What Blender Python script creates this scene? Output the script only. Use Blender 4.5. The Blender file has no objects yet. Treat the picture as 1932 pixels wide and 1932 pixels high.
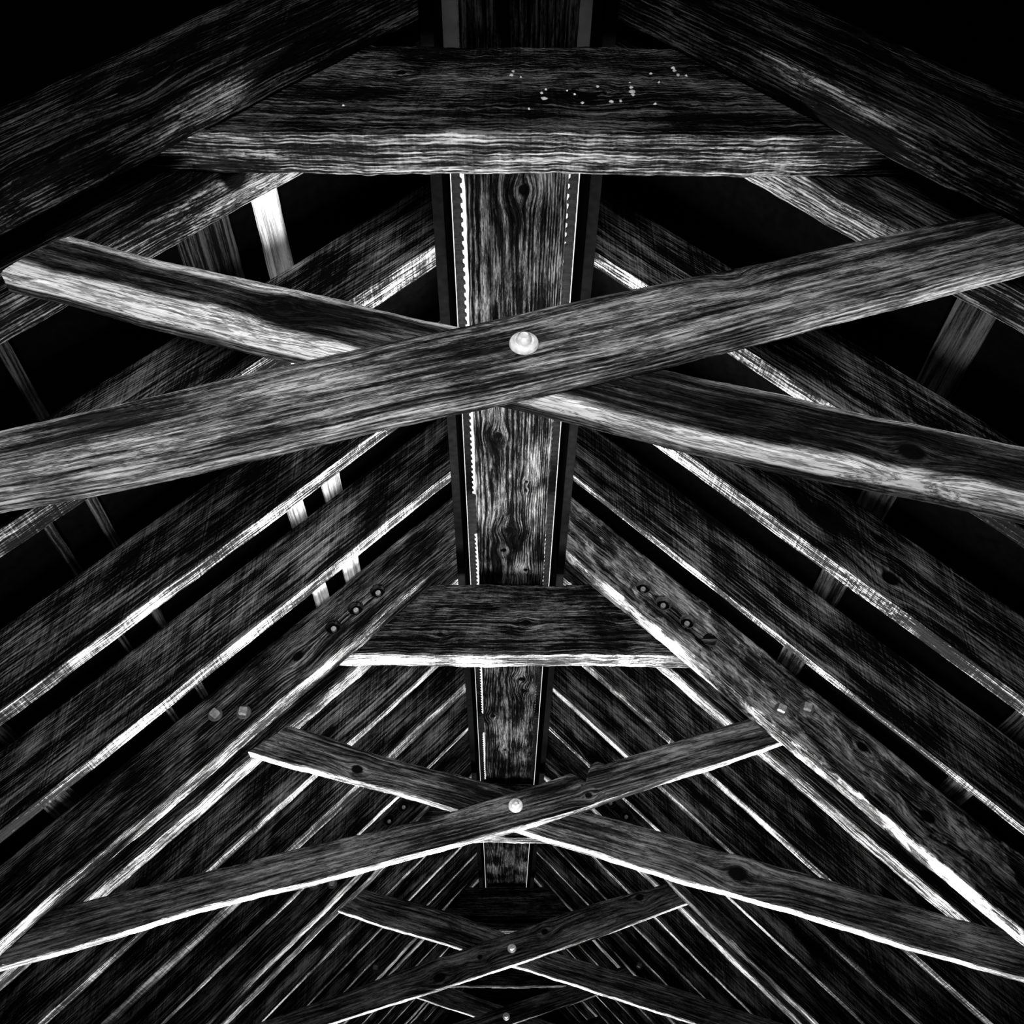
import bpy, bmesh, math, random
import numpy as np
from mathutils import Matrix, Vector

sc = bpy.context.scene
# ---------------------------------------------------------------- camera
F_PX = 1858.64
XC = 0.02647                      # the camera stands this far left of the ridge line
R_ = Vector((0.99996477, -0.00832649, -0.0010664))
U_ = Vector((-0.00395668, -0.57954539, 0.81493036))
W_ = Vector((0.00740353, 0.81489742, 0.57955791))
cam_data = bpy.data.cameras.new('camera')
cam_data.sensor_width = 36
cam_data.lens = F_PX / 1932 * 36
cam_data.clip_start = 0.02
cam = bpy.data.objects.new('camera', cam_data)
sc.collection.objects.link(cam)
m = Matrix((R_, U_, -W_)).transposed().to_4x4()
m.translation = Vector((-XC, 0, 0))
cam.matrix_world = m
sc.camera = cam

# ---------------------------------------------------------------- world, lights, exposure
world = bpy.data.worlds.new('overcast_sky')
sc.world = world
world.use_nodes = True
world.node_tree.nodes['Background'].inputs[0].default_value = (1, 1, 1, 1)
world.node_tree.nodes['Background'].inputs[1].default_value = 1.2

def area(name, loc, rot, sx, sy, power, spread):
    l = bpy.data.lights.new(name, 'AREA')
    l.shape = 'RECTANGLE'; l.size = sx; l.size_y = sy
    l.energy = power; l.spread = math.radians(spread); l.color = (1, 1, 1)
    o = bpy.data.objects.new(name, l)
    o.location = loc; o.rotation_euler = [math.radians(a) for a in rot]
    sc.collection.objects.link(o)
    return o

# unseen area lights added: uplights further along, aimed up and back, and front fills
for k in range(6):
    area('added_uplight', (0, 4.3+2.28*k, -1.45), (200, 0, 0), 2.9, .9, (640, 330, 150, 110, 90, 60)[k], 46)
area('added_uplight', (.1, 3.2, -1.45), (198, 0, 0), 2.3, .6, 120, 46)
area('added_front_fill', (-0.25, -1.6, -0.9), (123, 0, 0), .8, .5, 18, 55)  # unseen fill added behind the camera to brighten the front faces
area('added_truss_fill', (0, .9, -1.42), (143, 0, 0), .6, .4, 8.5, 52)  # unseen fill added to lift the second truss's front faces

vs = sc.view_settings
vs.view_transform = 'Standard'; vs.look = 'None'; vs.gamma = 1.0; vs.exposure = 0.0
vs.use_curve_mapping = False

# ---------------------------------------------------------------- materials
def wood(name, dark, light, lo=.42, hi=.66, ring=1.0, streak=1.0, saw=0.0, bump=.5, blotch=.5, sap=None, fine=1.0, crack=0.0, mottle=0.0):
    mt = bpy.data.materials.new(name); mt.use_nodes = True
    nt = mt.node_tree; N = nt.nodes; L = nt.links
    N.clear()
    out = N.new('ShaderNodeOutputMaterial'); bs = N.new('ShaderNodeBsdfPrincipled')
    L.new(bs.outputs[0], out.inputs[0])
    bs.inputs['Roughness'].default_value = .85
    bs.inputs['Specular IOR Level'].default_value = 0.0 if light < .05 else .03
    at = N.new('ShaderNodeAttribute'); at.attribute_name = 'grain'
    kn = N.new('ShaderNodeAttribute'); kn.attribute_name = 'knot'
    def mapn(s):
        v = N.new('ShaderNodeVectorMath'); v.operation = 'MULTIPLY'
        L.new(at.outputs['Vector'], v.inputs[0]); v.inputs[1].default_value = s
        return v.outputs[0]
    def noise(s, detail=4, rough=.6, dist=0.0):
        n = N.new('ShaderNodeTexNoise'); n.inputs['Scale'].default_value = 1
        n.inputs['Detail'].default_value = detail; n.inputs['Roughness'].default_value = rough
        n.inputs['Distortion'].default_value = dist
        L.new(mapn(s), n.inputs['Vector']); return n.outputs[0]
    def mth(op, a, b=None, c=None, clamp=False):
        n = N.new('ShaderNodeMath'); n.operation = op; n.use_clamp = clamp
        for i, x in enumerate((a, b, c)):
            if x is None: continue
            if isinstance(x, (int, float)): n.inputs[i].default_value = x
            else: L.new(x, n.inputs[i])
        return n.outputs[0]
    n_fine = noise((9, 330*fine, 330*fine), 3, .7)
    n_mid = noise((2.2, 75*fine, 75*fine), 5, .65, .3)
    n_wide = noise((.9, 17, 17), 4, .6, .6)
    n_blot = noise((3.5, 8, 8), 4, .6)
    n_grit = noise((95, 210, 210), 3, .7)
    # growth rings: distance from a pith line outside the section
    sep = N.new('ShaderNodeSeparateXYZ'); L.new(at.outputs['Vector'], sep.inputs[0])
    rr = mth('SQRT', mth('ADD', mth('POWER', mth('ABSOLUTE', mth('ADD', sep.outputs[1], -.08)), 2.0),
                         mth('POWER', mth('ABSOLUTE', mth('ADD', sep.outputs[2], .09)), 2.0)))
    rr = mth('ADD', rr, mth('MULTIPLY', noise((.8, 6, 6), 3, .5), .05))
    rng = mth('ADD', mth('MULTIPLY', mth('SINE', mth('MULTIPLY', rr, 900*fine)), .5), .5)
    tot = mth('MULTIPLY', n_fine, .30)
    tot = mth('ADD', tot, mth('MULTIPLY', n_mid, .38*streak))
    tot = mth('ADD', tot, mth('MULTIPLY', n_wide, .30*streak))
    tot = mth('ADD', tot, mth('MULTIPLY', n_grit, .12))
    tot = mth('ADD', tot, mth('MULTIPLY', mth('ADD', rng, -.5), .075*ring))
    tot = mth('ADD', tot, mth('MULTIPLY', mth('ADD', n_blot, -.5), blotch*.45))
    norm = .42 + .68*streak
    tot = mth('DIVIDE', tot, norm)
    if saw:
        w = noise((150, 2.2, 2.2), 2, .6, .2)
        tot = mth('ADD', tot, mth('MULTIPLY', mth('ADD', w, -.5), saw*.22))
    mr = N.new('ShaderNodeMapRange'); mr.interpolation_type = 'SMOOTHSTEP'
    L.new(tot, mr.inputs[0]); mr.inputs[1].default_value = lo; mr.inputs[2].default_value = hi
    mx = N.new('ShaderNodeMix'); mx.data_type = 'RGBA'
    L.new(mr.outputs[0], mx.inputs[0])
    mx.inputs[6].default_value = (dark, dark, dark, 1); mx.inputs[7].default_value = (light, light, light, 1)
    col = mx.outputs[2]
    def mul(c, f):
        q = N.new('ShaderNodeMix'); q.data_type = 'RGBA'; q.blend_type = 'MULTIPLY'; q.inputs[0].default_value = 1
        L.new(c, q.inputs[6]); cb = N.new('ShaderNodeCombineColor')
        for k in range(3): L.new(f, cb.inputs[k])
        L.new(cb.outputs[0], q.inputs[7]); return q.outputs[2]
    if mottle:
        nm_ = noise((16, 22, 22), 6, .7, .5)
        r2 = N.new('ShaderNodeMapRange'); r2.interpolation_type = 'SMOOTHSTEP'; L.new(mth('ADD', nm_, mth('MULTIPLY', mth('ADD', n_blot, -.5), .9)), r2.inputs[0])
        r2.inputs[1].default_value = .47; r2.inputs[2].default_value = .66
        m5 = N.new('ShaderNodeMix'); m5.data_type = 'RGBA'; L.new(r2.outputs[0], m5.inputs[0]); L.new(col, m5.inputs[6])
        m5.inputs[7].default_value = (mottle, mottle, mottle, 1); col = m5.outputs[2]
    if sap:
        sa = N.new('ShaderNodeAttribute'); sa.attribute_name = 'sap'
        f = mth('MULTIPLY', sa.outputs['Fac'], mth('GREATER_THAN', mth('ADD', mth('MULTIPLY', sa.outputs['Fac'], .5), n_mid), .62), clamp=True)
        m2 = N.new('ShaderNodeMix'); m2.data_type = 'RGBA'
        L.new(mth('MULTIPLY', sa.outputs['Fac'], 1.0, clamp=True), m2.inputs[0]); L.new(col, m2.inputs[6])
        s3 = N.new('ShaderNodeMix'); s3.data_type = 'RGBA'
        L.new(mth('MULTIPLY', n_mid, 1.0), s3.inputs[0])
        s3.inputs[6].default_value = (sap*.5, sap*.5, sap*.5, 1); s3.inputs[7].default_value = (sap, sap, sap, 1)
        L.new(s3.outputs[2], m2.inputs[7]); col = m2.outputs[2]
    ck_h = None
    if crack:
        n_c = noise((3.2, 46, 46), 5, .72, .4)
        r3 = N.new('ShaderNodeMapRange'); r3.interpolation_type = 'SMOOTHSTEP'
        L.new(mth('ABSOLUTE', mth('ADD', n_c, -.5)), r3.inputs[0])
        r3.inputs[1].default_value = .002; r3.inputs[2].default_value = .030
        r3.inputs[3].default_value = 1-.93*crack; r3.inputs[4].default_value = 1
        n_c2 = noise((14, 150, 150), 3, .7, .2)
        r4 = N.new('ShaderNodeMapRange'); r4.interpolation_type = 'SMOOTHSTEP'
        L.new(n_c2, r4.inputs[0]); r4.inputs[1].default_value = .40; r4.inputs[2].default_value = .52
        r4.inputs[3].default_value = 1-.75*crack; r4.inputs[4].default_value = 1.15
        ck_h = mth('MULTIPLY', r3.outputs[0], r4.outputs[0])
        col = mul(col, ck_h)
    # knots: dark cores with fine rings round them
    kr = mth('MULTIPLY', kn.outputs['Fac'], 1.0)
    core = N.new('ShaderNodeMapRange'); core.interpolation_type = 'SMOOTHSTEP'
    L.new(mth('ADD', kr, mth('MULTIPLY', mth('ADD', n_grit, -.5), .2)), core.inputs[0]); core.inputs[1].default_value = .45; core.inputs[2].default_value = .72
    m4 = N.new('ShaderNodeMix'); m4.data_type = 'RGBA'
    L.new(core.outputs[0], m4.inputs[0]); L.new(col, m4.inputs[6]); m4.inputs[7].default_value = (min(.004, dark*.4),)*3+(1,)
    L.new(m4.outputs[2], bs.inputs['Base Color'])
    bp = N.new('ShaderNodeBump'); bp.inputs['Strength'].default_value = bump; bp.inputs['Distance'].default_value = .006
    hgt = mth('ADD', mth('MULTIPLY', n_fine, .5), mth('ADD', n_mid, mth('ADD', mth('MULTIPLY', rng, .12*ring), mth('MULTIPLY', n_grit, .3))))
    if ck_h is not None: hgt = mth('ADD', hgt, mth('MULTIPLY', ck_h, .35))
    L.new(hgt, bp.inputs['Height']); L.new(bp.outputs[0], bs.inputs['Normal'])
    return mt

def plain(name, c, rough=.8, metal=0.0, var=.0, scale=40, bump=0.0):
    mt = bpy.data.materials.new(name); mt.use_nodes = True
    nt = mt.node_tree; N = nt.nodes; L = nt.links; bs = N['Principled BSDF']
    bs.inputs['Specular IOR Level'].default_value = .0 if c < .02 else .3
    bs.inputs['Roughness'].default_value = rough; bs.inputs['Metallic'].default_value = metal
    bs.inputs['Base Color'].default_value = (c, c, c, 1)
    if var or bump:
        tc = N.new('ShaderNodeTexCoord'); n = N.new('ShaderNodeTexNoise')
        n.inputs['Scale'].default_value = scale; n.inputs['Detail'].default_value = 6
        L.new(tc.outputs['Object'], n.inputs['Vector'])
        r = N.new('ShaderNodeMapRange'); L.new(n.outputs[0], r.inputs[0])
        r.inputs[1].default_value = .3; r.inputs[2].default_value = .7
        r.inputs[3].default_value = c*(1-var); r.inputs[4].default_value = c*(1+var*.4)
        cb = N.new('ShaderNodeCombineColor')
        for k in range(3): L.new(r.outputs[0], cb.inputs[k])
        L.new(cb.outputs[0], bs.inputs['Base Color'])
        if bump:
            b = N.new('ShaderNodeBump'); b.inputs['Strength'].default_value = bump; b.inputs['Distance'].default_value = .002
            L.new(n.outputs[0], b.inputs['Height']); L.new(b.outputs[0], bs.inputs['Normal'])
    return mt

M = {
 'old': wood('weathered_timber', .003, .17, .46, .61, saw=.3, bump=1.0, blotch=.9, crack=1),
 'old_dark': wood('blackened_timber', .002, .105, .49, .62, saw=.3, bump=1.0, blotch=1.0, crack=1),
 'lichen': wood('mottled_timber', .004, .22, .44, .60, saw=.2, bump=1.0, blotch=.9, crack=.8, mottle=.42),
 'streaked': wood('streaked_timber', .004, .24, .46, .62, saw=.2, bump=1.0, blotch=1.1, crack=1),
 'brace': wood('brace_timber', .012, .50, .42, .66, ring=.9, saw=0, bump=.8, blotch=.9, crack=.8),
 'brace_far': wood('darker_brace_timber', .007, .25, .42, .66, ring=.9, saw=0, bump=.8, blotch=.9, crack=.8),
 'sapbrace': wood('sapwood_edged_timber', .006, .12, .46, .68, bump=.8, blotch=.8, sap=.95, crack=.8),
 'pale': wood('sawn_rafter_timber', .0025, .31, .475, .65, ring=.6, streak=.8, saw=.7, bump=.8, blotch=.9, crack=.6),
 'plank': wood('ridge_timber', .0006, .026, .46, .64, ring=1.3, bump=1.0, blotch=1.2, crack=.8),
 'batten_pale': wood('pale_batten_timber', .08, .40, .40, .60, ring=1.0, bump=.3, blotch=.3),  # paler base colour than the other battens
 'batten': wood('grey_batten_timber', .001, .02, .44, .62, bump=.6),
 'felt': plain('black_roof_felt', .0005, .95, var=.4),
 'near_black': plain('near_black_board', .0008, .95, var=.4),
 'zinc': plain('galvanised_steel', .78, .45, .15, .35, 90, .4),
 'iron': plain('dull_iron', .42, .6, .5, .5, 70, .5),
 'dull': plain('dark_washer_iron', .10, .6, .4, .5, 70, .5),
 'hole_shade': plain('hole_shade_iron', .004, .7, .3, .5, 70, .5),
 'sheet': plain('dark_sheet_metal', .012, .5, .0, .3, 30),
 'floor': plain('packed_earth', .03, .95, var=.5, scale=6, bump=.5),
 'wall': wood('dark_wall_boards', .003, .03, .42, .62, bump=.6),
}

# ---------------------------------------------------------------- helpers
col = sc.collection
def link(name, mesh, mat, parent=None):
    o = bpy.data.objects.new(name, mesh); col.objects.link(o)
    if mat is not None: mesh.materials.append(M[mat])
    if parent is not None: o.parent = parent
    return o
def tag(o, label, cat, group=None):
    o['label'] = label; o['category'] = cat
    if group: o['group'] = group
    return o

def wob(rs, x, amp, scales):
    y = np.zeros_like(x)
    for s in scales:
        y += np.sin(x*s + rs.uniform(0, 6.28))*amp*(scales[0]/s)**.7
    return y

def smooth3(P, rs, amp, freq):
    """cheap solid noise from a sum of plane waves"""
    r = np.zeros(len(P))
    for k in range(7):
        d = rs.normal(size=3)*np.array([.25, 1, 1]); d /= np.linalg.norm(d)
        r += np.sin(P @ (d*freq*rs.uniform(.6, 2.2)) + rs.uniform(0, 6.28))
    return r/7*amp

def beam_mesh(name, top, bot, y0, y1, step=.012, seed=0, wane=.004, wane_top=None, edge=.0015, warp=.0015,
              knots=(), sapw=0.0, ytilt=0.0, rough=.0008, straight=False):
    """timber in the plane y=const.  top/bot: polylines (x,z) from one end to the other.
       knots: (t_x, z, radius, depth) on the front face. wane: size of the rounded arris"""
    rs = np.random.RandomState(seed)
    top = np.array(top, float); bot = np.array(bot, float)
    Lb = max(np.linalg.norm(top[-1]-top[0]), np.linalg.norm(bot[-1]-bot[0]))
    n = max(8, int(Lb/step)); u = np.linspace(0, 1, n+1)
    def samp(P):
        d = np.abs(np.diff(P[:, 0])); s = np.concatenate([[0], np.cumsum(d)]); s /= s[-1]
        return np.stack([np.interp(u, s, P[:, 0]), np.interp(u, s, P[:, 1])], 1)
    A = samp(top); B = samp(bot)
    hh = np.mean(np.linalg.norm(A-B, axis=1)); T = y1-y0
    ul = u*Lb
    A[:, 1] += wob(rs, ul, edge, (9, 23, 61, 140)); B[:, 1] += wob(rs, ul, edge, (8, 25, 57, 150))
    # section loop: (v along height 0..1, w 0..1 through thickness, chamfer sides)
    nv = max(4, int(hh/max(step, .008))); nw = max(2, int(T/max(step, .01)))
    wt = wane if wane_top is None else wane_top
    loop = []
    cb = wane/hh; ct = wt/hh; cw = min(.35, wane/T*.5); cwt = min(.35, wt/T*.5)
    for i in range(nv+1): loop.append((cb+(1-cb-ct)*i/nv, 0.0))            # front
    loop.append((1-ct*.35, cwt*.35))
    for i in range(nw+1): loop.append((1.0, cwt+(1-cwt-.06)*i/nw))         # top
    for i in range(nv+1): loop.append((1-.02-.96*i/nv, 1.0))               # back
    for i in range(nw+1): loop.append((0.0, 1-.06-(1-.06-cw)*i/nw))         # bottom
    loop.append((cb*.35, cw*.35))
    loop = np.array(loop); m_ = len(loop)
    V = loop[:, 0][None, :]; Wd = loop[:, 1][None, :]
    X = B[:, 0][:, None]*(1-V) + A[:, 0][:, None]*V
    Z = B[:, 1][:, None]*(1-V) + A[:, 1][:, None]*V
    Y = y0 + Wd*T + 0*X
    if ytilt: Y = Y + ytilt*(u[:, None]-.5)
    Yw = wob(rs, ul, warp, (2.2, 6, 15))[:, None]; 
    ug = np.repeat(ul[:, None], m_, 1); vg = np.repeat(V*hh, n+1, 0); wg = np.repeat(Wd*T, n+1, 0)
    P = np.stack([ug.ravel(), vg.ravel(), wg.ravel()], 1)
    nz = smooth3(P, rs, rough*2, 90) + smooth3(P, rs, rough, 260)
    nr = nz.reshape(n+1, m_)
    fr = (Wd < .5)*2-1
    Y = Y + nr*np.where(Wd <= 0, 1, np.where(Wd >= 1, -1, 0)) + 0*Yw
    Z = Z + nr*np.where((V <= 0), 1, np.where(V >= 1, -1, 0))
    kn = np.zeros_like(X); gv = vg.copy()
    gw = wg.copy()
    ex = np.array([A[-1, 0]-A[0, 0], A[-1, 1]-A[0, 1]]); ex /= np.linalg.norm(ex); ez = np.array([-ex[1], ex[0]])
    if straight: gv = (X-B[0, 0])*ez[0]+(Z-B[0, 1])*ez[1]
    for (kx, kz, kr, kd) in knots:
        dx = X-kx; dz = Z-kz
        a = dx*ex[0]+dz*ex[1]; b = dx*ez[0]+dz*ez[1]
        r = np.sqrt((a/1.35)**2+b**2+ (wg*.5)**2)
        k = np.exp(-(r/kr)**2*.75)
        kn = np.maximum(kn, k)
        sp = np.exp(-(a/(kr*3.2))**2-(b/(kr*2.6))**2)
        gv = gv - (b/1.0)*sp*.8 + 0.35*(r)*sp
        if kd: Y = Y + np.where(Wd < .2, kd*np.clip((k-.42)/.4, 0, 1), 0)
    off = rs.uniform(-30, 30, 1)[0]
    grain = np.stack([ug+off, gv + rs.uniform(-.02, .02), gw], -1)
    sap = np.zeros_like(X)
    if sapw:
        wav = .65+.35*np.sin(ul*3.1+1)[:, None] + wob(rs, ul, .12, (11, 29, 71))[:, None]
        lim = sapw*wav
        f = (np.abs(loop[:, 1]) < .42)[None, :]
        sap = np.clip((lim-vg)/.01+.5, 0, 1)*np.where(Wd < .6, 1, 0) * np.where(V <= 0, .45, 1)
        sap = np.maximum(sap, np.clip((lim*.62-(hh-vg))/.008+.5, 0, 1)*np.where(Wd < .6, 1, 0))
    co = np.stack([X, Y, Z], -1).reshape(-1, 3)
    nV = len(co)
    i = np.arange(n)[:, None]*m_; j = np.arange(m_)[None, :]; j2 = (j+1) % m_
    q = np.stack([i+j, i+j2, i+m_+j2, i+m_+j], -1).reshape(-1, 4)
    # caps
    c0 = co[:m_].mean(0); c1 = co[-m_:].mean(0)
    co = np.vstack([co, c0, c1])
    jj = np.arange(m_); t0 = np.stack([np.full(m_, nV), (jj+1) % m_, jj], -1)
    t1 = np.stack([np.full(m_, nV+1), n*m_+jj, n*m_+(jj+1) % m_], -1)
    g = np.vstack([grain.reshape(-1, 3), [[off, hh/2, T/2], [off+Lb, hh/2, T/2]]])
    kk = np.concatenate([kn.ravel(), [0, 0]]); ss = np.concatenate([sap.ravel(), [0, 0]])
    me = bpy.data.meshes.new(name)
    nq = len(q); nt_ = 2*m_
    me.vertices.add(len(co)); me.vertices.foreach_set('co', co.astype(np.float32).ravel())
    me.loops.add(nq*4+nt_*3)
    me.loops.foreach_set('vertex_index', np.concatenate([q.ravel(), t0.ravel(), t1.ravel()]).astype(np.int32))
    me.polygons.add(nq+nt_)
    ls = np.concatenate([np.arange(nq)*4, nq*4+np.arange(nt_)*3])
    me.polygons.foreach_set('loop_start', ls.astype(np.int32))
    me.update(calc_edges=True); me.validate()
    a = me.attributes.new('grain', 'FLOAT_VECTOR', 'POINT'); a.data.foreach_set('vector', g.astype(np.float32).ravel())
    a = me.attributes.new('knot', 'FLOAT', 'POINT'); a.data.foreach_set('value', kk.astype(np.float32))
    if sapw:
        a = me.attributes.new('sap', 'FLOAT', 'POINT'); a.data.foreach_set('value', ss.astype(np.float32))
    me.polygons.foreach_set('use_smooth', np.concatenate([np.ones(nq, bool), np.zeros(nt_, bool)]))
    bm = bmesh.new(); bm.from_mesh(me); bmesh.ops.recalc_face_normals(bm, faces=bm.faces)
    for e in bm.edges:
        if len(e.link_faces) == 2 and e.calc_face_angle(0) > math.radians(38): e.smooth = False
    bm.to_mesh(me); bm.free()
    return me

def swap(me):
    """a mesh built in x,y,z with y as depth turned so that depth is height (for boards lying flat)"""
    pass

def box_mesh(name, x0, x1, y0, y1, z0, z1, bev=0.0):
    bm = bmesh.new(); bmesh.ops.create_cube(bm, size=1)
    for v in bm.verts:
        v.co = Vector(((x0+x1)/2+v.co.x*(x1-x0), (y0+y1)/2+v.co.y*(y1-y0), (z0+z1)/2+v.co.z*(z1-z0)))
    if bev: bmesh.ops.bevel(bm, geom=bm.edges[:], offset=bev, segments=2, affect='EDGES')
    me = bpy.data.meshes.new(name); bm.to_mesh(me); bm.free(); return me

def lathe_mesh(name, prof, n=32, sides=None):
    """profile (r, h): axis along -y (h grows towards the viewer)"""
    bm = bmesh.new(); rings = []
    for r, h in prof:
        if r < 1e-6: rings.append([bm.verts.new((0, -h, 0))])
        else: rings.append([bm.verts.new((r*math.cos(2*math.pi*k/n), -h, r*math.sin(2*math.pi*k/n))) for k in range(n)])
    for a, b in zip(rings, rings[1:]):
        for k in range(n):
            k2 = (k+1) % n
            if len(a) == 1 and len(b) == 1: continue
            if len(a) == 1: bm.faces.new((a[0], b[k2], b[k]))
            elif len(b) == 1: bm.faces.new((a[k], a[k2], b[0]))
            else: bm.faces.new((a[k], a[k2], b[k2], b[k]))
    bmesh.ops.recalc_face_normals(bm, faces=bm.faces)
    for f in bm.faces: f.smooth = True
    for e in bm.edges:
        if len(e.link_faces) == 2 and e.calc_face_angle(0) > math.radians(35): e.smooth = False
    me = bpy.data.meshes.new(name); bm.to_mesh(me); bm.free(); return me

# ---------------------------------------------------------------- the place
H = 2.4; TL = 1.0519; TR = 1.0190; DV = .31      # rafter underside apex, slopes, plumb depth of rafters
TRUSS = [1.157, 3.421, 5.704, 7.980, 10.255]
GAP = .115; TT = .0575
FLOOR = -1.6; YN, YF = -3.2, 12.6; XW = 2.34
def zl(x): return H-(TL if x < 0 else TR)*abs(x)

def struct(name, me, mat):
    o = link(name, me, mat); o['kind'] = 'structure'; return o
struct('floor', box_mesh('floor', -XW-.1, XW+.1, YN-.1, YF+.1, FLOOR-.1, FLOOR), 'floor')

def grained(me, ax=(0, 1, 2)):
    co = np.zeros(len(me.vertices)*3); me.vertices.foreach_get('co', co); co = co.reshape(-1, 3)[:, list(ax)]
    a = me.attributes.new('grain', 'FLOAT_VECTOR', 'POINT'); a.data.foreach_set('vector', co.astype(np.float32).ravel())
    return me
def wall_top(s): return H+DV-(TL if s < 0 else TR)*XW
for nm, s in (('wall_left', -1), ('wall_right', 1)):
    x0, x1 = sorted((s*XW, s*(XW+.1)))
    struct(nm, grained(box_mesh(nm, x0, x1, YN, YF, FLOOR, wall_top(s)+.03), (1, 2, 0)), 'wall')
def gable(nm, y0, y1):
    bm = bmesh.new(); zt = H+DV-.02
    pr = [(-XW-.1, FLOOR), (XW+.1, FLOOR), (XW+.1, wall_top(1)), (0.2, zt-.2*TR), (0.2, 2.72), (-.2, 2.72), (-0.2, zt-.2*TL), (-XW-.1, wall_top(-1))]
    f = bm.faces.new([bm.verts.new((x, y0, z)) for x, z in pr])
    g = bmesh.ops.extrude_face_region(bm, geom=[f])
    for v in g['geom']:
        if isinstance(v, bmesh.types.BMVert): v.co.y = y1
    bmesh.ops.recalc_face_normals(bm, faces=bm.faces)
    me = bpy.data.meshes.new(nm); bm.to_mesh(me); bm.free()
    struct(nm, grained(me, (0, 2, 1)), 'wall')
gable('wall_far', YF, YF+.1); gable('wall_near', YN-.1, YN)
# the two roof slopes in black felt, with the open slot along the ridge
bm = bmesh.new()
for s, t in ((-1, TL), (1, TR)):
    x0, x1 = s*.2205, s*(XW+.12)
    pts = [(x0, H+DV+.021-t*abs(x0)), (x1, H+DV+.021-t*abs(x1)), (x1, H+DV+.08-t*abs(x1)), (x0, H+DV+.08-t*abs(x0))]
    f = bm.faces.new([bm.verts.new((x, YN-.1, z)) for x, z in pts])
    g = bmesh.ops.extrude_face_region(bm, geom=[f])
    for v in g['geom']:
        if isinstance(v, bmesh.types.BMVert): v.co.y = YF+.1
bmesh.ops.recalc_face_normals(bm, faces=bm.faces)
me = bpy.data.meshes.new('ceiling'); bm.to_mesh(me); bm.free()
struct('ceiling', me, 'felt')

# ---------------------------------------------------------------- rafters
XE = 2.33
def rafter(name, side, y0, y1, label, group, mat, seed, step, **kw):
    t = TL if side < 0 else TR
    xr = side*.222; xe = side*XE
    dv = DV
    bot = [(xr, H-t*abs(xr)), (xe, H-t*XE)]; top = [(xr, H+dv-t*abs(xr)), (xe, H+dv-t*XE)]
    if side < 0: bot.reverse(); top.reverse()
    me = beam_mesh(name, top, bot, y0, y1, step=step, seed=seed, **kw)
    return tag(link(name, me, mat), label, 'rafter', group)

ORD = ['nearest', 'second', 'third', 'fourth', 'farthest']
SIDE = {-1: 'left', 1: 'right'}
truss_knots = {
 (1, 0): [(.93, 1.62, .03, 0), (1.06, 1.50, .03, .01)], (1, 1): [(1.25, 1.35, .02, .0), (1.42, 1.1, .025, 0)],
 (-1, 0): [(-.75, 1.75, .022, .004), (-1.0, 1.45, .02, 0)], (-1, 1): [(-.8, 1.7, .02, 0)],
}
truss_front = {}
for k, yt in enumerate(TRUSS):
    st = .008 if k < 2 else (.016 if k == 2 else .03)
    for s in (-1, 1):
        look = {(0, -1): 'rough, deeply scored underside', (0, 1): 'almost lost in shadow', (1, -1): 'three sunken bolt holes in its face',
                (1, 1): 'pale mottled stain on its face'}.get((k, s), 'dark face')
        lab = f'heavy {SIDE[s]} rafter in front of the {ORD[k]} cross, {look}'
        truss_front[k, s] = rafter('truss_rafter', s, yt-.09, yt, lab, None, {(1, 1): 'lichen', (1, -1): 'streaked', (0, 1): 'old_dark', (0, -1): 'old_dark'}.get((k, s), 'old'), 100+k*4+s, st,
                                   wane=.012, edge=.003, rough=.0016, knots=truss_knots.get((s, k), ()))
        lab = f'heavy {SIDE[s]} rafter behind the {ORD[k]} cross and its collar beam'
        rafter('truss_rafter', s, yt+GAP, yt+GAP+.09, lab, None, 'old', 140+k*4+s, st, wane=.012, edge=.003, rough=.0014,
               knots=[(-.60, 1.78, .03, .008)] if (k == 0 and s < 0) else ())

# common rafters: back face y, thickness left, thickness right
COMMON = [
 (1.862, .08, .055), (2.386, .055, .065), (2.857, .06, .035),
 (4.130, .06, .06), (4.642, .11, .05), (5.132, .05, .045),
 (6.407, .045, .045), (6.934, .045, .045), (7.430, .045, .045),
 (8.690, .05, .045), (9.190, .045, .045), (9.690, .045, .045),
 (10.96, .045, .045), (11.45, .045, .045), (11.95, .045, .045)]
PLACE = ['first', 'middle', 'last']
LOOK = {(0, -1): 'mostly hidden behind the near cross', (0, 1): 'crossed twice by the near braces', (1, -1): 'long white lower edge',
        (1, 1): 'broad white lower edge, knotty face', (2, -1): 'speckled white lower edge', (2, 1): 'thin bright lower edge',
        (4, -1): 'widest white lower edge of its bay'}
CK = {(1, 1): [(1.045, 1.435, .024, .010), (1.045, 1.56, .012, .003), (.90, 1.66, .02, .004)], 
      (5, 1): [(.45, 2.0, .02, 0)]}
for i, (yb, tl, tr) in enumerate(COMMON):
    b = i//3; st = [.008, .014, .024, .035, .045][b]
    for s, th in ((-1, tl), (1, tr)):
        where = ['between nearest and second truss', 'between second and third truss', 'between third and fourth truss',
                 'between fourth and farthest truss', 'beyond the farthest truss'][b]
        lk = LOOK.get((i, s), 'narrow light lower edge')
        lab = f'{PLACE[i%3]} {SIDE[s]} common rafter {where}, {lk}'
        rafter('common_rafter', s, yb-th, yb, lab, None, 'pale', 300+i*2+s, st, wane=.003, edge=.0012, rough=.0006,
               knots=CK.get((i, s), ()))

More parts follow.
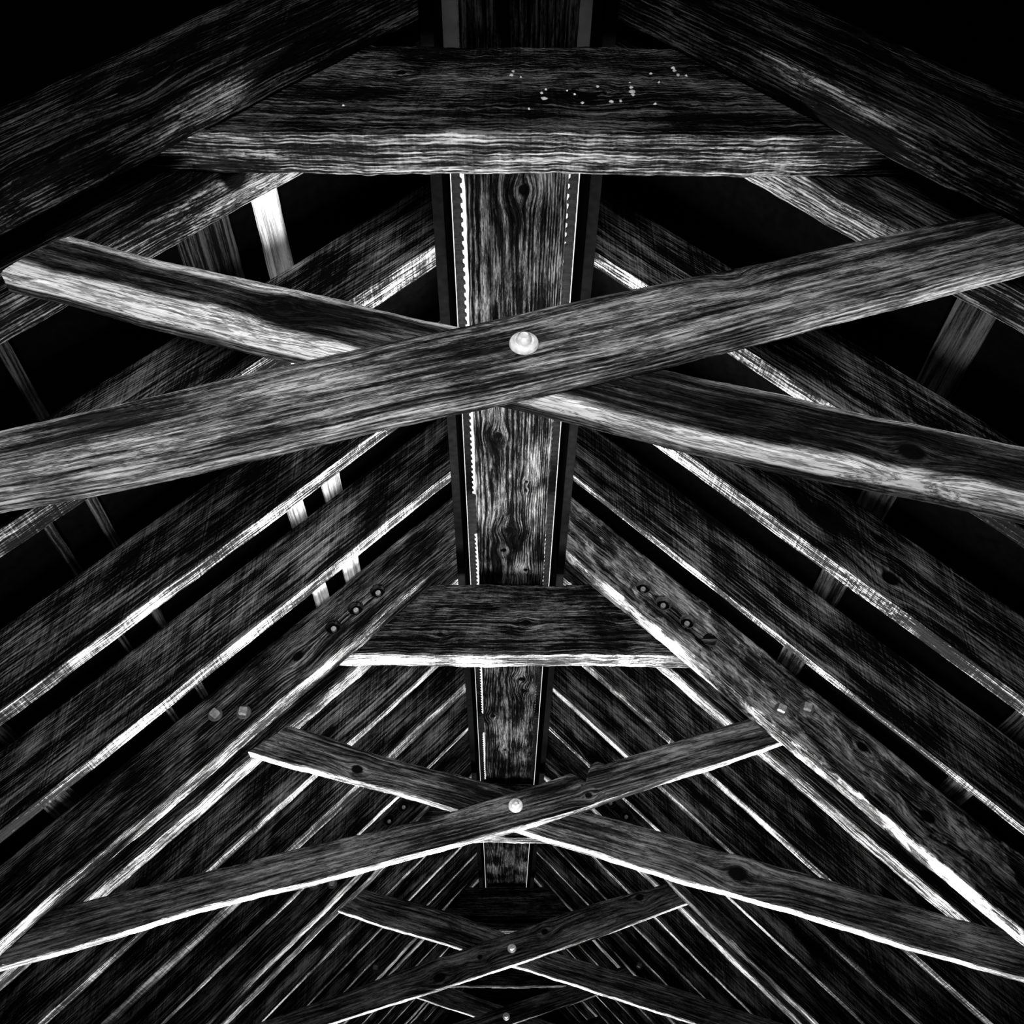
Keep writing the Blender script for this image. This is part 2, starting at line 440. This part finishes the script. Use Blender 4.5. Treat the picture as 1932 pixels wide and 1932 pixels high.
# ---------------------------------------------------------------- collar ties
ck = {0: [(.143, 1.895, .021, .012), (-.25, 1.97, .01, 0), (.55, 1.93, .012, 0)], 1: [(.433, 1.925, .014, .004), (.445, 1.80, .012, .003), (-.278, 1.848, .012, .002), (.06, 1.9, .016, 0)]}
for k, yt in enumerate(TRUSS):
    st = .006 if k == 0 else (.008 if k == 1 else .02)
    lab = f'horizontal collar beam of the {ORD[k]} truss' + [', knot hole and white paint flecks', ', bright lower edge', ' behind the second cross', ', dim at the end of the ridge plank', ', only its white lower edge showing'][k]
    me = beam_mesh('collar_tie', [(-.58, 2.077), (.58, 2.077)], [(-.88, 1.757), (.88, 1.757)], yt+.007, yt+GAP-.007, step=st, seed=500+k,
                   wane=.009, edge=.0035, rough=.0018, knots=ck.get(k, ()))
    ct_ = tag(link('collar_tie', me, 'old'), lab, 'beam')
    if k == 0:
        rs = random.Random(3)
        for fx, fz, fr in [(-.012, 1.977, .004), (-.016, 1.963, .0045), (.004, 1.955, .0025), (.047, 1.897, .0035), (.052, 1.878, .0065), (.056, 1.91, .003), (.10, 1.905, .003), (.165, 1.922, .004),
                           (.115, 1.893, .0035), (.233, 1.935, .0045), (.235, 1.92, .006), (.236, 1.905, .0065), (.237, 1.893, .005), (.19, 1.868, .005), (.21, 1.87, .004), (.33, 1.995, .005), (.332, 1.985, .005),
                           (.338, 1.968, .0045), (.355, 1.965, .0035), (.28, 1.972, .004), (.295, 1.94, .003), (-.36, 1.846, .003), (.02, 1.84, .003), (.13, 1.862, .004), (.28, 1.86, .004)]:
            bm = bmesh.new(); c = bm.verts.new((fx, yt+.0034, fz)); ring = []
            for q in range(9):
                a = q/9*2*math.pi; r = fr*rs.uniform(.7, 1.25)
                ring.append(bm.verts.new((fx+r*math.cos(a), yt+.0066, fz+r*math.sin(a)*1.1)))
            for q in range(9): bm.faces.new((c, ring[q], ring[(q+1) % 9]))
            fm = bpy.data.meshes.new('paint_fleck'); bm.to_mesh(fm); bm.free()
            link('paint_fleck', fm, 'zinc', ct_)

# ---------------------------------------------------------------- cross braces
def ext(P, x_lo=None, x_hi=None):
    P = [tuple(p) for p in P]
    if x_lo is not None and P[0][0] > x_lo:
        s = (P[2][1]-P[0][1])/(P[2][0]-P[0][0]); P.insert(0, (x_lo, P[0][1]+s*(x_lo-P[0][0])))
    if x_hi is not None and P[-1][0] < x_hi:
        s = (P[-1][1]-P[-3][1])/(P[-1][0]-P[-3][0]); P.append((x_hi, P[-1][1]+s*(x_hi-P[-1][0])))
    return P
def smoothline(P, n=60):
    P = np.array(P); x = np.linspace(P[0, 0], P[-1, 0], n)
    z = np.interp(x, P[:, 0], P[:, 1]); k = np.ones(7)/7
    zz = np.convolve(np.pad(z-np.linspace(z[0], z[-1], n), 3, mode='edge'), k, 'valid')+np.linspace(z[0], z[-1], n)
    return list(zip(x, zz))
A1t=[(-0.798, 0.979), (-0.555, 1.055), (-0.33, 1.136), (-0.074, 1.215), (0.078, 1.266), (0.293, 1.328), (0.631, 1.439)]
A1b=[(-0.785, 0.858), (-0.579, 0.897), (-0.402, 0.96), (-0.089, 1.06), (0.049, 1.094), (0.285, 1.169), (0.617, 1.29), (0.814, 1.357)]
A2t=[(-0.845, 1.509), (-0.72, 1.46), (-0.564, 1.41), (-0.413, 1.368), (-0.265, 1.314), (-0.095, 1.269), (0.231, 1.169), (0.371, 1.14), (0.47, 1.096), (0.538, 1.082), (0.702, 1.04), (0.805, 1.004)]
A2b=[(-0.95, 1.40), (-0.835, 1.368), (-0.767, 1.331), (-0.552, 1.265), (-0.433, 1.229), (-0.075, 1.129), (0.132, 1.071), (0.244, 1.026), (0.446, 0.971), (0.61, 0.935), (0.79, 0.874)]
B1t=[(-1.01, 0.943), (-0.663, 1.036), (-0.394, 1.091), (-0.045, 1.198), (0.182, 1.272), (0.654, 1.423), (0.919, 1.507)]
B1b=[(-1.334, 0.724), (-1.005, 0.832), (-0.623, 0.919), (-0.119, 1.054), (0.257, 1.157), (0.514, 1.251), (0.85, 1.351), (0.997, 1.413)]
B2t=[(-0.832, 1.486), (-0.72, 1.459), (-0.516, 1.383), (-0.036, 1.257), (0.294, 1.158), (0.534, 1.092), (0.75, 1.028), (1.084, 0.93)]
B2b=[(-0.970, 1.385), (-0.712, 1.313), (-0.277, 1.201), (0.05, 1.091), (0.511, 0.953), (0.971, 0.822), (1.311, 0.721), (1.657, 0.623)]
C1t=[(-0.995, 0.902), (-0.449, 1.095), (-0.024, 1.229), (0.416, 1.381), (0.806, 1.48)]
C1b=[(-0.72, 0.86), (-0.583, 0.893), (-0.306, 0.983), (0.12, 1.106), (0.709, 1.297), (0.984, 1.395)]
C2t=[(-0.801, 1.479), (-0.469, 1.408), (-0.082, 1.282), (0.236, 1.155), (0.76, 1.02)]
C2b=[(-0.947, 1.376), (-0.703, 1.289), (-0.316, 1.193), (0.064, 1.077), (0.519, 0.946), (0.961, 0.813)]
Dt1=[(-1.0, .93), (0, 1.235), (.9, 1.51)]; Db1=[(-1.0, .80), (0, 1.10), (1.0, 1.41)]
Dt2=[(-.83, 1.49), (0, 1.235), (1.0, .93)]; Db2=[(-.96, 1.39), (0, 1.10), (1.0, .79)]
BR = [(A1t, A1b, A2t, A2b), (B1t, B1b, B2t, B2b), (C1t, C1b, C2t, C2b), (Dt1, Db1, Dt2, Db2), (Dt1, Db1, Dt2, Db2)]
bk1 = {0: [(.364, 1.350, .012, 0)], 1: [(.275, 1.205, .012, 0)], 2: [(-.365, 1.02, .03, .012), (.733, 1.43, .022, .006), (-.15, 1.12, .015, 0), (.2, 1.25, .018, 0)]}
bk2 = {0: [(.62, .985, .02, 0), (-.42, 1.31, .015, 0)], 1: [(-.562, 1.322, .02, .008), (.78, .95, .03, .004)]}
for k, yt in enumerate(TRUSS):
    t1, b1, t2, b2 = BR[k]
    st = [.006, .008, .014, .03, .03][k]
    T1 = smoothline(ext(t1, -1.85, 1.02)); B1 = smoothline(ext(b1, -1.85, 1.20))
    if k == 1:      # the V-shaped bite in the upper edge
        T1 = [p for p in T1 if not .19 < p[0] < .33]
        T1 += [(.195, 1.277), (.212, 1.287), (.222, 1.283), (.236, 1.256), (.252, 1.232), (.266, 1.250), (.284, 1.316), (.31, 1.333)]
        T1.sort()
    lab = f'front cross brace rising to the right, bolted at the {ORD[k]} cross' + [', smooth grey face', ', notched upper edge', ', wavy grain', '', ''][k]
    me = beam_mesh('cross_brace', T1, B1, yt+.004, yt+TT-.002, step=.004 if k == 1 else st, seed=600+k, wane=.006, edge=.0012, rough=.0012, knots=bk1.get(k, ()), straight=(k == 1))
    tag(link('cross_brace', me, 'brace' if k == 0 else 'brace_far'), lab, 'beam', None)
    T2 = smoothline(ext(t2, None, 1.85)); B2 = smoothline(ext(b2, None, 1.85))
    lab = f'rear cross brace falling to the right at the {ORD[k]} cross' + (', white edges' if k == 0 else '')
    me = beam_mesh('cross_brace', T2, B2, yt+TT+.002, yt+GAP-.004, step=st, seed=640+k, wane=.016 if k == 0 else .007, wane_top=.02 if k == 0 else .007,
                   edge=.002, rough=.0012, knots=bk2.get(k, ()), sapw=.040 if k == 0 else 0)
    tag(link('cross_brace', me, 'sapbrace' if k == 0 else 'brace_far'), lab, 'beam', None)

# ---------------------------------------------------------------- bolts
def domed_bolt(x, y, z, r, label):
    e = bpy.data.objects.new('through_bolt', None); col.objects.link(e); e.location = (x, y, z)
    w = link('washer', lathe_mesh('washer', [(0, 0), (r, 0), (r, .003), (r*.93, .006), (r*.70, .0085), (r*.66, .007), (0, .007)]), 'zinc', e)
    hd = lathe_mesh('bolt_head', [(0, .006), (r*.52, .006), (r*.53, .010), (r*.46, .017), (r*.30, .0205), (r*.28, .019), (0, .0195)], n=32)
    link('bolt_head', hd, 'zinc', e)
    tag(e, label, 'bolt'); return e
domed_bolt(.004, 1.157, 1.161, .0245, 'large domed bolt with round washer at the middle of the nearest cross')
domed_bolt(.016, 3.421, 1.166, .0255, 'bright round bolt and washer at the middle of the second cross')
domed_bolt(.022, 5.704, 1.162, .024, 'grey round bolt and washer at the middle of the third cross')
domed_bolt(-.001, 7.98, 1.164, .026, 'dim bolt at the middle of the fourth cross, near the bottom of the picture')
domed_bolt(.0, 10.255, 1.164, .026, 'tiny bolt at the middle of the farthest cross')

def square_bolt(x, y, z, rot, label):
    e = bpy.data.objects.new('square_head_bolt', None); col.objects.link(e); e.location = (x, y, z); e.rotation_euler = (0, rot, 0)
    link('washer', lathe_mesh('washer', [(0, 0), (.0265, 0), (.0265, .002), (.024, .004), (0, .004)], 28), 'dull', e)
    link('bolt_head', box_mesh('bolt_head', -.0138, .0138, -.021, -.003, -.0138, .0138, .0018), 'iron', e)
    tag(e, label, 'bolt'); return e

def recess(o, x, z, yf, r=.0280, depth=.030):
    """cut a round counterbore in the rafter's front face"""
    bm = bmesh.new()
    bmesh.ops.create_cone(bm, cap_ends=True, segments=28, radius1=r, radius2=r, depth=depth*2+.02, matrix=Matrix.Translation((x, yf-.01, z)) @ Matrix.Rotation(math.pi/2, 4, 'X'))
    cm = bpy.data.meshes.new('cut'); bm.to_mesh(cm); bm.free()
    co = bpy.data.objects.new('cut', cm); col.objects.link(co)
    md = o.modifiers.new('b', 'BOOLEAN'); md.operation = 'DIFFERENCE'; md.solver = 'EXACT'; md.object = co
    dg = bpy.context.evaluated_depsgraph_get(); dg.update()
    nm = bpy.data.meshes.new_from_object(o.evaluated_get(dg))
    o.modifiers.clear(); old = o.data; o.data = nm; nm.name = old.name
    bpy.data.meshes.remove(old); bpy.data.objects.remove(co); bpy.data.meshes.remove(cm)

RB = [(-.681, 1.827), (-.603, 1.909), (-.523, 1.988), (.522, 2.009), (.595, 1.935), (.680, 1.855)]
SB = [(-1.068, 1.466, .6), (-.967, 1.475, .1), (.983, 1.49, .5), (1.078, 1.497, .35)]
RP = {-.681: 'lowest', -.603: 'middle', -.523: 'highest', .522: 'highest', .595: 'middle', .680: 'lowest'}
SP = {-1.068: 'outer', -.967: 'inner', .983: 'inner', 1.078: 'outer'}
for k, yt in enumerate(TRUSS[:4]):
    yf = yt-.09
    for x, z in RB:
        s = -1 if x < 0 else 1
        if k in (1, 2): recess(truss_front[k, s], x, z, yf)
        elif k == 0: continue
        else: continue
        b = bpy.data.objects.new('recessed_bolt', None); col.objects.link(b); b.location = (x, yf+.0295, z)
        link('washer', lathe_mesh('washer', [(0, 0), (.0262, 0), (.0262, .003), (0, .003)], 24), 'hole_shade', b)  # disc kept near-black, the hole's shade put into its colour
        link('bolt_end', lathe_mesh('bolt_end', [(0, .003), (.0105, .003), (.0105, .015), (.009, .017), (0, .017)], 20), 'iron', b)
        tag(b, f'{RP[x]} of three sunken bolt ends on the {SIDE[s]} front rafter of the {ORD[k]} truss', 'bolt')
    if k == 0: continue
    for x, z, rt in SB:
        s = -1 if x < 0 else 1
        square_bolt(x, yf-.0006, z, rt, f'{SP[x]} square-headed bolt on the {SIDE[s]} front rafter of the {ORD[k]} truss')
# a plugged bolt hole below the three on the right rafter of the second truss
pl = link('wooden_plug', grained(lathe_mesh('wooden_plug', [(0, 0), (.027, 0), (.027, .002), (.0255, .0035), (0, .0035)], 28), (0, 2, 1)), 'old')
pl.location = (.756, TRUSS[1]-.0895, 1.775)
tag(pl, 'round wooden plug below the sunken bolts on the mottled right rafter of the second truss', 'plug')
GROUPS = {'truss_rafter': 'heavy rafters of the trusses', 'common_rafter': 'common rafters between the trusses', 'collar_tie': 'collar beams', 'cross_brace': 'crossed braces',
          'through_bolt': 'bolts at the crosses', 'square_head_bolt': 'square-headed rafter bolts', 'recessed_bolt': 'sunken rafter bolts', 'ridge_plank': 'ridge planks', 'roof_batten': 'battens under the roof'}

# ---------------------------------------------------------------- ridge plank, one length per bay
def flat_board(name, x0, x1, y0, y1, z0, z1, seed, step, mat, knots=(), **kw):
    """board lying flat, running in y: built as a beam along x then turned"""
    # local: x=length(y), z = width (x), y(depth, front) = underside z
    me = beam_mesh(name, [(y0, x1), (y1, x1)], [(y0, x0), (y1, x0)], 0, z1-z0, step=step, seed=seed, knots=knots, **kw)
    co = np.zeros(len(me.vertices)*3, np.float32); me.vertices.foreach_get('co', co); co = co.reshape(-1, 3)
    new = np.stack([co[:, 2], co[:, 0], z0+co[:, 1]], 1)
    me.vertices.foreach_set('co', new.ravel()); me.update()
    bm = bmesh.new(); bm.from_mesh(me); bmesh.ops.recalc_face_normals(bm, faces=bm.faces); bm.to_mesh(me); bm.free()
    return link(name, me, mat)
ZP = 2.0855
edges = [TRUSS[0]-1.9] + [t+GAP/2 for t in TRUSS] + [YF-.01]
PW = [.129, .129, .131, .150, .145, .14]
pk = {1: [(1.545, .018, .017, .008), (2.50, -.048, .014, .006), (3.19, -.03, .013, .004), (3.33, .058, .011, .004), (2.75, .05, .008, .003), (2.80, .046, .008, .003), (2.2, -.02, .016, 0), (3.05, -.01, .02, 0)],
      2: [(4.32, .06, .02, .004), (4.45, .07, .018, .004), (4.75, -.08, .015, .002), (5.2, -.02, .012, 0)]}
for i in range(6):
    st = [.03, .008, .012, .02, .04, .04][i]
    lab = ['ridge plank in shadow before the nearest collar beam', 'broad knotty ridge plank between the nearest and second collar beams', 'stained ridge plank between the second and third collar beams',
           'short-looking ridge plank ending at the dim fourth collar beam', 'ridge plank between the fourth and farthest collar beams', 'ridge plank beyond the farthest collar beam'][i]
    o = flat_board('ridge_plank', -PW[i], PW[i], edges[i]+.001, edges[i+1]-.001, ZP, ZP+.04, 700+i, st, 'plank', knots=pk.get(i, ()),
                   wane=.003, edge=.001, rough=.001)
    tag(o, lab, 'plank')
# plates the rafters butt against; the ridge's shade is put into their near-black colour
for s in (-1, 1):
    x0, x1 = sorted((s*.192, s*.2215))
    o = link('ridge_plate', box_mesh('ridge_plate', x0, x1, YN, YF, 2.17, 2.50, .002), 'near_black')
    tag(o, f'black board along the {SIDE[s]} side of the ridge where the {SIDE[s]} rafters end', 'board')
    # scalloped metal strip beside the slot
    bm = bmesh.new(); rs = random.Random(5+s)
    ys = np.arange(YN+.01, YF-.01, .005); prev = None
    for i, y in enumerate(ys):
        ph = y/.036*2*math.pi
        inner = .1622 + .0032*max(-1, min(1, 3.2*math.sin(ph)))*(1 if (y < 2.6 or s < 0) else .45)
        if s > 0 and y < 2.4: inner += .0045 if rs.random() < .0 else 0
        inner -= .0045 if (s > 0 and y < 2.45 and math.sin(y*9) > -.3) else 0
        dim = .003*math.sin(y*2.1+s)
        inner -= max(0, dim)
        for t in TRUSS:
            if t-.02 < y < t+.28: inner = .150
        if y < 1.6: inner = .147
        z = 2.515 + .004*math.sin(ph)
        row = [bm.verts.new((s*inner, y, z)), bm.verts.new((s*(inner+.008), y, z-.003-.004*math.sin(ph))), bm.verts.new((s*.1906, y, z+.002) if y > 1.6 else (s*.205, y, 2.503))]
        if prev:
            for a in range(2): bm.faces.new((prev[a], prev[a+1], row[a+1], row[a]))
        prev = row
    g = bmesh.ops.solidify(bm, geom=bm.faces[:], thickness=.0012)
    bmesh.ops.recalc_face_normals(bm, faces=bm.faces)
    me = bpy.data.meshes.new('ridge_flashing'); bm.to_mesh(me); bm.free()
    o = link('ridge_flashing', me, 'sheet')
    tag(o, f'corrugated metal strip with daylight dots along the {SIDE[s]} edge of the ridge plank', 'flashing')
o = link('ridge_cap', box_mesh('ridge_cap', -.146, .146, YN, YF, 2.56, 2.575, .001), 'near_black')  # ridge cap board, leaves narrow daylight slits along both sides
tag(o, 'dark ridge cap board closing the roof above the ridge plank', 'board')

# ---------------------------------------------------------------- roof battens seen between the rafters
def batten(x0, x1, y0, y1, mat, seed, label):
    s = -1 if x0 < 0 else 1; t = TL if s < 0 else TR
    th = math.atan(t); w = abs(x1-x0)/math.cos(th); xc = (x0+x1)/2; zc = H+DV-t*abs(xc)
    o = flat_board('roof_batten', -w/2, w/2, y0, y1, 0.0, .018, seed, .02, mat, wane=.001, edge=.001, rough=.0004)
    o.matrix_world = Matrix.Translation((xc, 0, zc+.0015)) @ Matrix.Rotation(s*th, 4, 'Y')
    tag(o, label, 'batten')
    return o
batten(-.648, -.598, 1.28, 12.4, 'batten_pale', 801, 'pale batten under the left roof slope, the one nearer the ridge')
batten(-.752, -.710, 2.30, 12.4, 'batten_pale', 802, 'pale batten under the left roof slope, just outside the one nearest the ridge')
batten(-.80, -.70, 1.28, 2.29, 'batten', 803, 'dark wide board under the left roof slope near the nearest truss')
batten(-1.127, -1.108, 1.3, 12.4, 'batten', 804, 'thin grey batten halfway down the left roof slope')
batten(-1.212, -1.196, 1.3, 12.4, 'batten', 805, 'thinnest grey batten halfway down the left roof slope')
batten(-1.545, -1.475, 1.3, 12.4, 'batten', 806, 'grey batten low on the left roof slope')
batten(1.0, 1.065, 1.3, 12.4, 'batten', 807, 'grey batten halfway down the right roof slope')
batten(1.48, 1.545, 1.3, 12.4, 'batten', 808, 'grey batten low on the right roof slope')

for o in col.objects:
    if o.parent is None and o.name.split('.')[0] in GROUPS: o['group'] = GROUPS[o.name.split('.')[0]]
